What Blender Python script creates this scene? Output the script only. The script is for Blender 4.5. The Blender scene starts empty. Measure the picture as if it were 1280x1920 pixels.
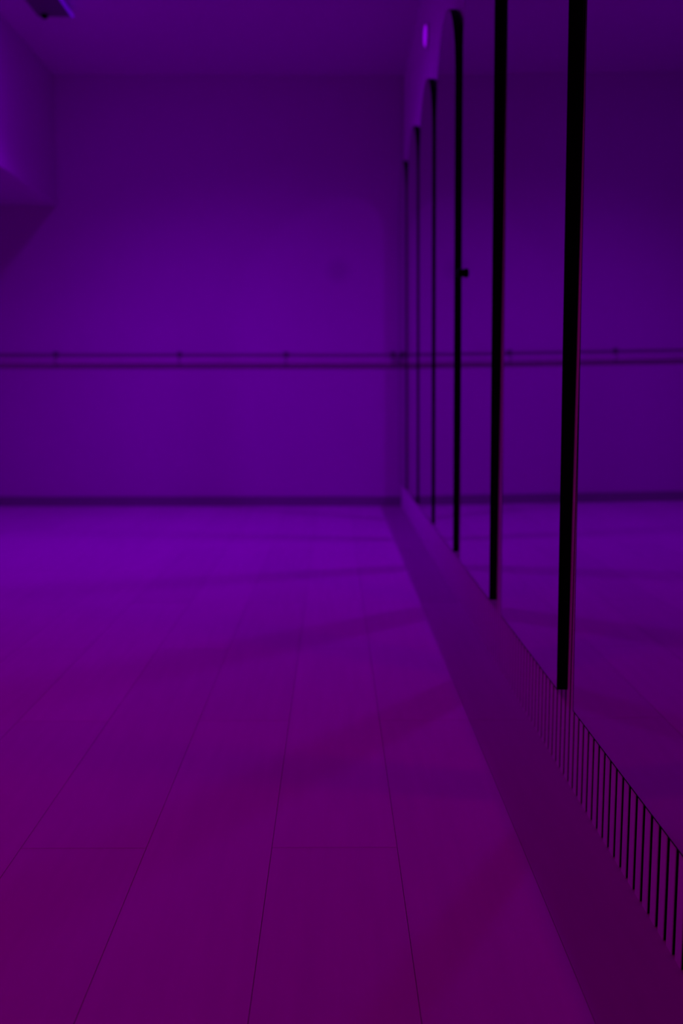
import bpy, bmesh, math, random
from mathutils import Vector

R = math.radians
random.seed(7)
S = bpy.context.scene
COL = S.collection

# ------------------------------------------------------------------ camera
F_PX = 1850.0                                   # focal length in pixels of the 1280x1920 frame
cam_data = bpy.data.cameras.new('camera')
cam = bpy.data.objects.new('camera', cam_data)
COL.objects.link(cam)
cam_data.sensor_fit = 'VERTICAL'
cam_data.sensor_height = 36.0
cam_data.sensor_width = 24.0
cam_data.lens = F_PX / 1920.0 * 36.0
cam_data.clip_start = 0.02
cam_data.dof.use_dof = True
cam_data.dof.focus_distance = 1.36
cam_data.dof.aperture_fstop = 3.6
cam.location = (0.0, 0.0, 0.70)
cam.rotation_euler = (R(90.0 - 6.84), 0.0, R(-0.45))
S.camera = cam

# ------------------------------------------------------------------ world, light, exposure
world = bpy.data.worlds.new('world')
S.world = world
world.use_nodes = True
world.node_tree.nodes['Background'].inputs['Color'].default_value = (0, 0, 0, 1)
world.node_tree.nodes['Background'].inputs['Strength'].default_value = 0.0

VIOLET = (0.325, 0.0, 1.0)                       # ceiling lamp just above the top of the picture
LAMP = Vector((-1.12, 4.48, 2.47))

def spot_lamp(name, loc, radius, color, watts, size=170.0, blend=0.9):
    d = bpy.data.lights.new(name, 'SPOT')
    d.shadow_soft_size = radius; d.color = color; d.energy = watts
    d.spot_size = R(size); d.spot_blend = blend
    o = bpy.data.objects.new(name, d)
    o.location = loc
    COL.objects.link(o)
    return o
MAGENTA = (1.0, 0.0, 0.42)                      # next ceiling lamp, nearer the camera
LAMP_NEAR = LAMP + Vector((-0.13, -3.18, -0.05))
v = spot_lamp('violet_lamp', LAMP - Vector((0, 0, 0.03)), 0.11, VIOLET, 86.0, 153.0, 1.0)
v.rotation_euler = (0, R(-13), 0)               # turned a little towards the mirrors
spot_lamp('magenta_lamp', LAMP_NEAR - Vector((0, 0, 0.03)), 0.15, MAGENTA, 23.0, 160.0, 1.0)
# side glow added at the violet lamp to brighten the bulkhead
def point_fill(name, loc, radius, color, watts):
    d = bpy.data.lights.new(name, 'POINT')
    d.shadow_soft_size = radius; d.color = color; d.energy = watts
    o = bpy.data.objects.new(name, d)
    o.location = loc
    COL.objects.link(o)
point_fill('violet_glow', LAMP + Vector((0, 0, 0.005)), 0.06, VIOLET, 8.5)

S.view_settings.view_transform = 'Standard'
S.view_settings.look = 'None'
S.view_settings.gamma = 1.0
S.view_settings.use_curve_mapping = False
S.view_settings.exposure = 0.0
cy = S.cycles
cy.use_denoising = True
cy.max_bounces = 10
cy.diffuse_bounces = 5
cy.glossy_bounces = 6
cy.caustics_reflective = True
cy.blur_glossy = 0.0
cy.sample_clamp_indirect = 0.0
cy.use_guiding = True
cy.use_light_tree = True

# ------------------------------------------------------------------ materials
def mat(name, color, rough=0.6, metal=0.0, spec=0.3, var=0.0, var_scale=3.0, bump=0.0, bump_scale=80.0):
    m = bpy.data.materials.new(name)
    m.use_nodes = True
    nt = m.node_tree; N = nt.nodes; L = nt.links
    b = N['Principled BSDF']
    b.inputs['Roughness'].default_value = rough
    b.inputs['Metallic'].default_value = metal
    b.inputs['Specular IOR Level'].default_value = spec
    tc = N.new('ShaderNodeTexCoord')
    nz = N.new('ShaderNodeTexNoise')
    nz.inputs['Scale'].default_value = var_scale
    nz.inputs['Detail'].default_value = 4.0
    L.new(tc.outputs['Object'], nz.inputs['Vector'])
    mix = N.new('ShaderNodeMix'); mix.data_type = 'RGBA'
    mix.inputs['A'].default_value = tuple(c * (1 - var) for c in color) + (1,)
    mix.inputs['B'].default_value = tuple(min(1, c * (1 + var)) for c in color) + (1,)
    L.new(nz.outputs['Fac'], mix.inputs['Factor'])
    L.new(mix.outputs['Result'], b.inputs['Base Color'])
    if bump:
        n2 = N.new('ShaderNodeTexNoise')
        n2.inputs['Scale'].default_value = bump_scale
        L.new(tc.outputs['Object'], n2.inputs['Vector'])
        bp = N.new('ShaderNodeBump')
        bp.inputs['Strength'].default_value = bump
        bp.inputs['Distance'].default_value = 0.002
        L.new(n2.outputs['Fac'], bp.inputs['Height'])
        L.new(bp.outputs['Normal'], b.inputs['Normal'])
    return m

def emit(name, color, strength):
    m = bpy.data.materials.new(name)
    m.use_nodes = True
    nt = m.node_tree; N = nt.nodes
    N.remove(N['Principled BSDF'])
    e = N.new('ShaderNodeEmission')
    e.inputs['Color'].default_value = (*color, 1)
    e.inputs['Strength'].default_value = strength
    nt.links.new(e.outputs['Emission'], N['Material Output'].inputs['Surface'])
    return m

M_PAINT = mat('white_wall_paint', (0.665, 0.665, 0.66), 0.7, var=0.03, var_scale=1.5, bump=0.15)
M_CEIL = mat('ceiling_paint', (0.77, 0.77, 0.77), 0.8, var=0.02, var_scale=1.2, bump=0.1)
M_SLAT = mat('slat_paint', (0.80, 0.80, 0.80), 0.6, var=0.04, var_scale=6.0)
M_FELT = mat('black_felt', (0.016, 0.016, 0.016), 0.95, spec=0.05, bump=0.3, bump_scale=400)
M_BASE = mat('skirting_paint', (0.30, 0.30, 0.30), 0.6, var=0.04)
M_SUB = mat('dark_subfloor', (0.08, 0.08, 0.08), 0.9)
M_BLACK = mat('black_frame_metal', (0.002, 0.002, 0.002), 0.6, spec=0.05, var=0.2, var_scale=20)
M_BACK = mat('mirror_backing', (0.02, 0.02, 0.02), 0.8, spec=0.05)
M_MIRROR = mat('mirror_silver', (0.60, 0.60, 0.60), 0.0, metal=1.0, var=0.01, var_scale=2.0)
M_WOOD = mat('pale_rail_wood', (0.62, 0.60, 0.58), 0.5, var=0.08, var_scale=12)
M_BRACKET = mat('dark_bracket_metal', (0.22, 0.22, 0.22), 0.4, spec=0.3, var=0.1)
M_UPPER_LINE = mat('painted_rod', (0.34, 0.34, 0.34), 0.5, var=0.05)
M_HOUSE = mat('dark_housing', (0.16, 0.16, 0.16), 0.5, var=0.1)
M_LENS = emit('violet_lens', VIOLET, 2.0)
M_SLAT_SIDE = mat('black_core', (0.006, 0.006, 0.006), 0.9, spec=0.05)
M_LENS_MAGENTA = emit('magenta_lens', MAGENTA, 2.0)
M_TUBE = emit('violet_edge_tube', (0.20, 0.0, 1.0), 0.42)
M_WALLGLOW = emit('violet_diffuser', (0.36, 0.0, 1.0), 0.75)

def floor_material(name, base):
    m = bpy.data.materials.new(name)
    m.use_nodes = True
    nt = m.node_tree; N = nt.nodes; L = nt.links
    b = N['Principled BSDF']
    b.inputs['Roughness'].default_value = 0.55
    b.inputs['Specular IOR Level'].default_value = 0.25
    tc = N.new('ShaderNodeTexCoord'); oi = N.new('ShaderNodeObjectInfo')
    mp = N.new('ShaderNodeMapping'); mp.inputs['Scale'].default_value = (22, 1.6, 1)
    add = N.new('ShaderNodeVectorMath'); add.operation = 'ADD'
    mul = N.new('ShaderNodeMath'); mul.operation = 'MULTIPLY'; mul.inputs[1].default_value = 37.0
    L.new(oi.outputs['Random'], mul.inputs[0])
    L.new(tc.outputs['Object'], add.inputs[0]); L.new(mul.outputs[0], add.inputs[1])
    L.new(add.outputs[0], mp.inputs['Vector'])
    grain = N.new('ShaderNodeTexNoise'); grain.inputs['Scale'].default_value = 2.2
    grain.inputs['Detail'].default_value = 5; L.new(mp.outputs['Vector'], grain.inputs['Vector'])
    r1 = N.new('ShaderNodeMapRange')
    r1.inputs['To Min'].default_value = 0.93; r1.inputs['To Max'].default_value = 1.07
    L.new(grain.outputs['Fac'], r1.inputs['Value'])
    r2 = N.new('ShaderNodeMapRange')
    r2.inputs['To Min'].default_value = 0.96; r2.inputs['To Max'].default_value = 1.04
    L.new(oi.outputs['Random'], r2.inputs['Value'])
    m2 = N.new('ShaderNodeMath'); m2.operation = 'MULTIPLY'
    L.new(r1.outputs[0], m2.inputs[0]); L.new(r2.outputs[0], m2.inputs[1])
    vm = N.new('ShaderNodeVectorMath'); vm.operation = 'SCALE'
    vm.inputs[0].default_value = base
    L.new(m2.outputs[0], vm.inputs['Scale'])
    L.new(vm.outputs[0], b.inputs['Base Color'])
    bp = N.new('ShaderNodeBump'); bp.inputs['Strength'].default_value = 0.08
    bp.inputs['Distance'].default_value = 0.001
    L.new(grain.outputs['Fac'], bp.inputs['Height']); L.new(bp.outputs['Normal'], b.inputs['Normal'])
    return m
M_PLANK = floor_material('pale_wood_plank', (0.66, 0.63, 0.62))
M_EDGE_SHADED = floor_material('edge_plank', (0.50, 0.47, 0.46))  # cut row coloured darker to deepen the shaded strip along the wall

def marked_wall():
    """the wall paint with one faint round scuff, as on the back wall above the rail"""
    m = M_PAINT.copy(); m.name = 'back_wall_paint'
    nt = m.node_tree; N = nt.nodes; L = nt.links
    b = N['Principled BSDF']
    src = b.inputs['Base Color'].links[0].from_socket
    tc = N.new('ShaderNodeTexCoord')
    d = N.new('ShaderNodeVectorMath'); d.operation = 'DISTANCE'
    d.inputs[1].default_value = (0.03, 6.17, 1.447)
    L.new(tc.outputs['Object'], d.inputs[0])
    r = N.new('ShaderNodeMapRange')
    r.inputs['From Min'].default_value = 0.03; r.inputs['From Max'].default_value = 0.10
    r.inputs['To Min'].default_value = 0.86; r.inputs['To Max'].default_value = 1.0
    L.new(d.outputs['Value'], r.inputs['Value'])
    v = N.new('ShaderNodeVectorMath'); v.operation = 'SCALE'
    L.new(src, v.inputs[0]); L.new(r.outputs[0], v.inputs['Scale'])
    L.new(v.outputs[0], b.inputs['Base Color'])
    return m
M_BACKWALL = marked_wall()

# ------------------------------------------------------------------ mesh helpers
def box(bm, lo, hi, bevel=0.0, seg=1):
    g = bmesh.ops.create_cube(bm, size=1.0)
    vs = g['verts']
    c = [(a + b) / 2 for a, b in zip(lo, hi)]; s = [b - a for a, b in zip(lo, hi)]
    for v in vs:
        v.co = Vector((v.co.x * s[0] + c[0], v.co.y * s[1] + c[1], v.co.z * s[2] + c[2]))
    if bevel:
        es = list({e for v in vs for e in v.link_edges})
        bmesh.ops.bevel(bm, geom=es, offset=bevel, segments=seg, affect='EDGES', profile=0.5)
    return bm

def cyl(bm, p0, p1, r0, r1=None, n=24):
    r1 = r0 if r1 is None else r1
    p0 = Vector(p0); p1 = Vector(p1); d = p1 - p0
    q = Vector((0, 0, 1)).rotation_difference(d.normalized()).to_matrix().to_4x4()
    q.translation = (p0 + p1) / 2
    bmesh.ops.create_cone(bm, cap_ends=True, segments=n, radius1=r0, radius2=r1, depth=d.length, matrix=q)
    return bm

def lathe(bm, prof, origin, axis, n=32):
    """prof: list of (radius, distance along axis)"""
    q = Vector((0, 0, 1)).rotation_difference(Vector(axis).normalized()).to_matrix()
    o = Vector(origin); rings = []
    for r, t in prof:
        if r < 1e-6:
            rings.append([bm.verts.new(o + q @ Vector((0, 0, t)))])
        else:
            rings.append([bm.verts.new(o + q @ Vector((r * math.cos(2 * math.pi * k / n), r * math.sin(2 * math.pi * k / n), t))) for k in range(n)])
    for a, b in zip(rings, rings[1:]):
        for k in range(n):
            k2 = (k + 1) % n
            if len(a) == 1 and len(b) > 1:
                bm.faces.new((a[0], b[k2], b[k]))
            elif len(b) == 1 and len(a) > 1:
                bm.faces.new((a[k], a[k2], b[0]))
            elif len(a) > 1:
                bm.faces.new((a[k], a[k2], b[k2], b[k]))
    bmesh.ops.recalc_face_normals(bm, faces=bm.faces)
    return bm

def mesh_from(name, bm, m, smooth=False):
    me = bpy.data.meshes.new(name)
    bm.to_mesh(me); bm.free()
    me.materials.append(m)
    if smooth:
        for p in me.polygons:
            p.use_smooth = True
        me.set_sharp_from_angle(angle=R(35))
    return me

def obj(name, bm, m, parent=None, smooth=False):
    o = bpy.data.objects.new(name, mesh_from(name, bm, m, smooth))
    COL.objects.link(o)
    if parent is not None:
        o.parent = parent
    return o

def link_mesh(name, me, parent=None, loc=(0, 0, 0)):
    o = bpy.data.objects.new(name, me)
    COL.objects.link(o)
    if parent is not None:
        o.parent = parent
    o.location = loc
    return o

def thing(name, label, cat, loc, group=None):
    o = bpy.data.objects.new(name, None)
    o.empty_display_size = 0.1
    COL.objects.link(o)
    o.location = loc
    o['label'] = label; o['category'] = cat; o['kind'] = 'thing'
    if group:
        o['group'] = group
    return o

def struct(name, bm, m, label=None, cat=None):
    o = obj(name, bm, m)
    o['kind'] = 'structure'
    if label:
        o['label'] = label
    if cat:
        o['category'] = cat
    return o

# ------------------------------------------------------------------ the room shell
XL, XS, XB = -3.00, 0.423, 0.436          # left wall, front of the slats, felt behind them
Y0, Y1 = -1.40, 6.17                      # wall behind the camera, back wall
HC = 2.59                                 # ceiling height
T = 0.12
floor = struct('floor', box(bmesh.new(), (XL - T, Y0 - T, -0.10), (XB + T, Y1 + T, -0.010)), M_SUB,
               'pale wood plank floor of the studio with a narrow cut row beside the slatted wall', 'floor')
ceiling = struct('ceiling', box(bmesh.new(), (XL - T, Y0 - T, HC), (XB + T, Y1 + T, HC + 0.1)), M_CEIL,
                 'plain painted studio ceiling in dim violet light', 'ceiling')
wall_back = struct('wall_back', box(bmesh.new(), (XL - T, Y1, -0.10), (XB + T, Y1 + T, HC)), M_BACKWALL,
                   'plain pale back wall behind the wall rail', 'wall')
wall_left = struct('wall_left', box(bmesh.new(), (XL - T, Y0, -0.10), (XL, Y1, HC)), M_PAINT,
                   'plain pale left wall below the boxed bulkhead', 'wall')
wall_front = struct('wall_front', box(bmesh.new(), (XL - T, Y0 - T, -0.10), (XB + T, Y0, HC)), M_PAINT,
                    'plain pale wall at the near end of the studio', 'wall')
wall_right = struct('wall_right', box(bmesh.new(), (XB, Y0, -0.10), (XB + T, Y1, HC)), M_FELT,
                    'right wall of narrow vertical slats over black felt, behind the arched mirrors', 'wall')
bulkhead = struct('trim_1', box(bmesh.new(), (XL, Y0, 1.83), (-1.67, Y1, HC), 0.004, 1), M_PAINT,
                  'boxed bulkhead under the ceiling along the left side, bright violet on its face', 'bulkhead')
struct('baseboard_back', box(bmesh.new(), (XL, Y1 - 0.012, -0.008), (XB, Y1, 0.060), 0.003), M_BASE,
       'dark low skirting board along the foot of the back wall', 'baseboard')
struct('baseboard_left', box(bmesh.new(), (XL, Y0, -0.008), (XL + 0.012, Y1 - 0.012, 0.060), 0.003), M_BASE,
       'dark low skirting board along the foot of the left wall', 'baseboard')

# slats of the right wall, one object each
PITCH = 0.0329
slat_me = mesh_from('slat', box(bmesh.new(), (XS, -0.0110, 0.0), (XB, 0.0110, HC), 0.0010), M_SLAT)
slat_me.materials.append(M_SLAT_SIDE)                # slat sides coloured black
for p in slat_me.polygons:
    if abs(p.normal.y) > 0.9:
        p.material_index = 1
y = 1.1878 + PITCH / 2
while y - PITCH > 0.55:
    y -= PITCH
while y + 0.011 < Y1 - 0.012:
    link_mesh('slat', slat_me, wall_right, (0, y, 0))
    y += PITCH
obj('plain_panel', box(bmesh.new(), (XS, Y0, 0.0), (XB, 0.54, HC)), M_SLAT, wall_right)

# floor planks, one object each
PW, PL, GAP = 0.1946, 1.20, 0.0008
def plank_mesh(w, l, m):
    bm = bmesh.new()
    c = 0.0004
    box(bm, (GAP / 2, GAP / 2, -0.0100), (w - GAP / 2, l - GAP / 2, 0.0))
    top = [e for e in bm.edges if all(abs(v.co.z) < 1e-6 for v in e.verts)]
    bmesh.ops.bevel(bm, geom=top, offset=c, segments=1, affect='EDGES')
    return mesh_from('plank', bm, m)
cache = {}
xr = 0.2926
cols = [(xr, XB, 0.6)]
k = 0
while xr - PW > XL - PW:
    cols.append((max(xr - PW, XL), xr, 0.6 if k % 2 == 0 else 0.0))
    xr -= PW; k += 1
for x0, x1, off in cols:
    ys = []
    yy = 1.46 + off - PL * 4
    while yy < Y1:
        a, b = max(yy, Y0), min(yy + PL, Y1 - 0.001)
        if b - a > 0.02:
            key = (round(x1 - x0, 4), round(b - a, 4))
            if key not in cache:
                cache[key] = plank_mesh(*key, M_EDGE_SHADED if x1 == XB else M_PLANK)
            link_mesh('plank', cache[key], floor, (x0, a, 0))
        yy += PL

# ------------------------------------------------------------------ arched mirrors
MW, MH, MT, MZ = 0.600, 1.835, 0.0195, 0.168      # width, height, depth, foot above the floor
RIM, LEAN, WEDGE = 0.0014, R(0.50), R(0.22)
def arch(w, h, inset=0.0, n=28):
    """outline in (y, z), from the near foot round the arch to the far foot; y=0 near edge"""
    r = w / 2 - inset
    pts = [(inset, inset)]
    zs = h - w / 2
    for i in range(n + 1):
        a = math.pi - math.pi * i / n
        pts.append((w / 2 + r * math.cos(a), zs + r * math.sin(a)))
    pts.append((w - inset, inset))
    return pts

def mirror_frame():                                # a little deeper at the top; the mirror hangs leaning out
    bm = bmesh.new()
    o, i = arch(MW, MH), arch(MW, MH, RIM)
    ring = []
    for (oy, oz), (iy, iz) in zip(o, i):
        ring.append((bm.verts.new((math.tan(WEDGE) * oz, oy, oz)), bm.verts.new((-MT, oy, oz)),
                     bm.verts.new((-MT, iy, iz)), bm.verts.new((math.tan(WEDGE) * iz, iy, iz))))
    n = len(ring)
    for a in range(n):
        b = (a + 1) % n
        for q in range(4):
            p = (q + 1) % 4
            bm.faces.new((ring[a][q], ring[a][p], ring[b][p], ring[b][q]))
    bmesh.ops.recalc_face_normals(bm, faces=bm.faces)
    return bm

def slab(pts, x0, x1):
    bm = bmesh.new()
    A = [bm.verts.new((x0, p[0], p[1])) for p in pts]
    B = [bm.verts.new((x1, p[0], p[1])) for p in pts]
    bm.faces.new(A); bm.faces.new(list(reversed(B)))
    n = len(pts)
    for a in range(n):
        b = (a + 1) % n
        bm.faces.new((A[a], B[a], B[b], A[b]))
    bmesh.ops.recalc_face_normals(bm, faces=bm.faces)
    return bm

glass_pts = arch(MW, MH, RIM)
frame_me = mesh_from('frame', mirror_frame(), M_BLACK, True)
glass_me = mesh_from('mirror_glass', slab(glass_pts, -MT + 0.0004, -MT + 0.005), M_MIRROR)
back_me = mesh_from('backing_board', slab(glass_pts, -MT + 0.0052, -0.001), M_BACK)
near_edges = [-1.27, -0.51, 0.25, 1.012, 1.732, 2.514, 3.298, 4.035, 4.761, 5.484]  # first three are unseen, added for the light they reflect onto the floor
labels = [
    'nearest arched mirror, cut off by the right edge of the picture',
    'tall arched mirror with the broadest black edge, second nearest on the slatted wall',
    'tall arched mirror with the small black hook on it, its top out of the picture',
    'tall arched mirror just beyond the black hook, largest arch top in the picture',
    'arched mirror third from the far corner, its arch under the small bright wall light',
    'arched mirror second from the far corner of the slatted wall',
    'arched mirror farthest away, beside the corner with the back wall',
]
labels = ['arched mirror behind the camera, first of the row along the slatted wall',
          'arched mirror behind the camera, second of the row along the slatted wall',
          'arched mirror level with the camera, third of the row along the slatted wall'] + labels
for ye, lb in zip(near_edges, labels):
    t = thing('arched_mirror', lb, 'mirror', (XS - 0.0005, ye, MZ), 'arched mirrors along the slatted wall')
    t.rotation_euler = (0, -LEAN, 0)
    link_mesh('frame', frame_me, t)
    link_mesh('mirror_glass', glass_me, t)
    link_mesh('backing_board', back_me, t)

# ------------------------------------------------------------------ rail along the back wall
BZ = 0.899
bar = thing('wall_rail', 'pale wooden wall rail running along the back wall at waist height', 'rail', (0, Y1, BZ))
obj('rail', box(bmesh.new(), (-2.94, -0.034, -0.019), (0.392, -0.008, 0.020), 0.006, 3), M_WOOD, bar, True)
obj('upper_rod', cyl(bmesh.new(), (-2.94, -0.0085, 0.042), (0.392, -0.0085, 0.042), 0.0032, n=12), M_UPPER_LINE, bar, True)  # thin darker line added above the rail
for xb in (-2.47, -1.71, -0.95, -0.294, 0.366):
    bm = bmesh.new()
    box(bm, (xb - 0.015, -0.0075, -0.026), (xb + 0.015, 0.0, 0.058), 0.002)
    box(bm, (xb - 0.009, -0.022, 0.0205), (xb + 0.009, -0.006, 0.054), 0.003)
    cyl(bm, (xb, -0.018, 0.002), (xb, -0.0362, 0.002), 0.008, n=16)
    obj('bracket', bm, M_BRACKET, bar, True)

# ------------------------------------------------------------------ stick-on hook on the glass
gx = XS - 0.0005 - MT - math.sin(LEAN) * (1.084 - MZ)      # face of the leaning glass at this height
knob = thing('wall_hook', 'small round black hook stuck on an arched mirror beside its far edge', 'hook', (gx, 3.088, 1.067))
obj('base_disc', lathe(bmesh.new(), [(0.0, -0.0004), (0.0120, -0.0004), (0.0120, 0.0025), (0.009, 0.004), (0.0, 0.004)], (0, 0, 0), (-1, 0, 0)), M_BLACK, knob, True)
obj('hook_head', lathe(bmesh.new(), [(0.0, 0.003), (0.0105, 0.0035), (0.0142, 0.0075), (0.0150, 0.0110), (0.0135, 0.0150), (0.0085, 0.0180), (0.0, 0.0192)],
                       (0, 0, 0), (-1, 0, 0)), M_BLACK, knob, True)

# ------------------------------------------------------------------ small wall light high on the right wall
wl = thing('wall_light', 'small glowing violet light high on the slatted wall above the arches', 'light', (XS, 4.62, 2.285))
obj('housing', lathe(bmesh.new(), [(0.0, 0.0), (0.056, 0.0), (0.056, 0.008), (0.050, 0.011), (0.0, 0.011)], (0, 0, 0), (-1, 0, 0)), M_PAINT, wl, True)
obj('diffuser', lathe(bmesh.new(), [(0.046, 0.009), (0.044, 0.016), (0.034, 0.019), (0.0, 0.020)], (0, 0, 0), (-1, 0, 0)), M_WALLGLOW, wl, True)

# ------------------------------------------------------------------ ceiling light box and the two lamps
cl = thing('ceiling_light', 'long dark ceiling light box with a bright violet edge, at the top left', 'light', (-1.375, 5.15, HC))
obj('housing', box(bmesh.new(), (-0.085, -1.10, -0.040), (0.078, 0.0, 0.0), 0.004, 2), M_HOUSE, cl)
obj('edge_tube', cyl(bmesh.new(), (0.086, -1.10, -0.036), (0.086, -0.004, -0.036), 0.0085, n=16), M_TUBE, cl, True)
obj('end_knob', lathe(bmesh.new(), [(0.018, 0.0), (0.018, 0.010), (0.012, 0.018), (0.0, 0.020)],
                      (-0.045, -0.030, -0.039), (0, 0, -1)), M_BLACK, cl, True)

def ceiling_lamp(label, lens_mat, lamp):  # round fixtures are unseen and invented, added at the inferred light sources
    c = thing('ceiling_lamp', label, 'lamp', (lamp.x, lamp.y, HC), 'round ceiling lamps')
    dz = lamp.z - HC
    obj('lamp_shade', lathe(bmesh.new(), [(0.045, -0.001), (0.045, -0.020), (0.105, -0.024), (0.140, -0.055), (0.143, dz), (0.134, dz), (0.130, -0.060), (0.100, -0.034), (0.0, -0.032)],
                            (0, 0, 0), (0, 0, 1), 40), M_HOUSE, c, True)
    obj('lamp_lens', lathe(bmesh.new(), [(0.098, -0.036), (0.070, -0.044), (0.0, -0.047)],
                           (0, 0, 0), (0, 0, 1), 32), lens_mat, c, True)
    return c
ceiling_lamp('round violet ceiling lamp beside the long dark ceiling box, just out of the picture', M_LENS, LAMP)
ceiling_lamp('round magenta ceiling lamp nearer the camera, out of the picture', M_LENS_MAGENTA, LAMP_NEAR)
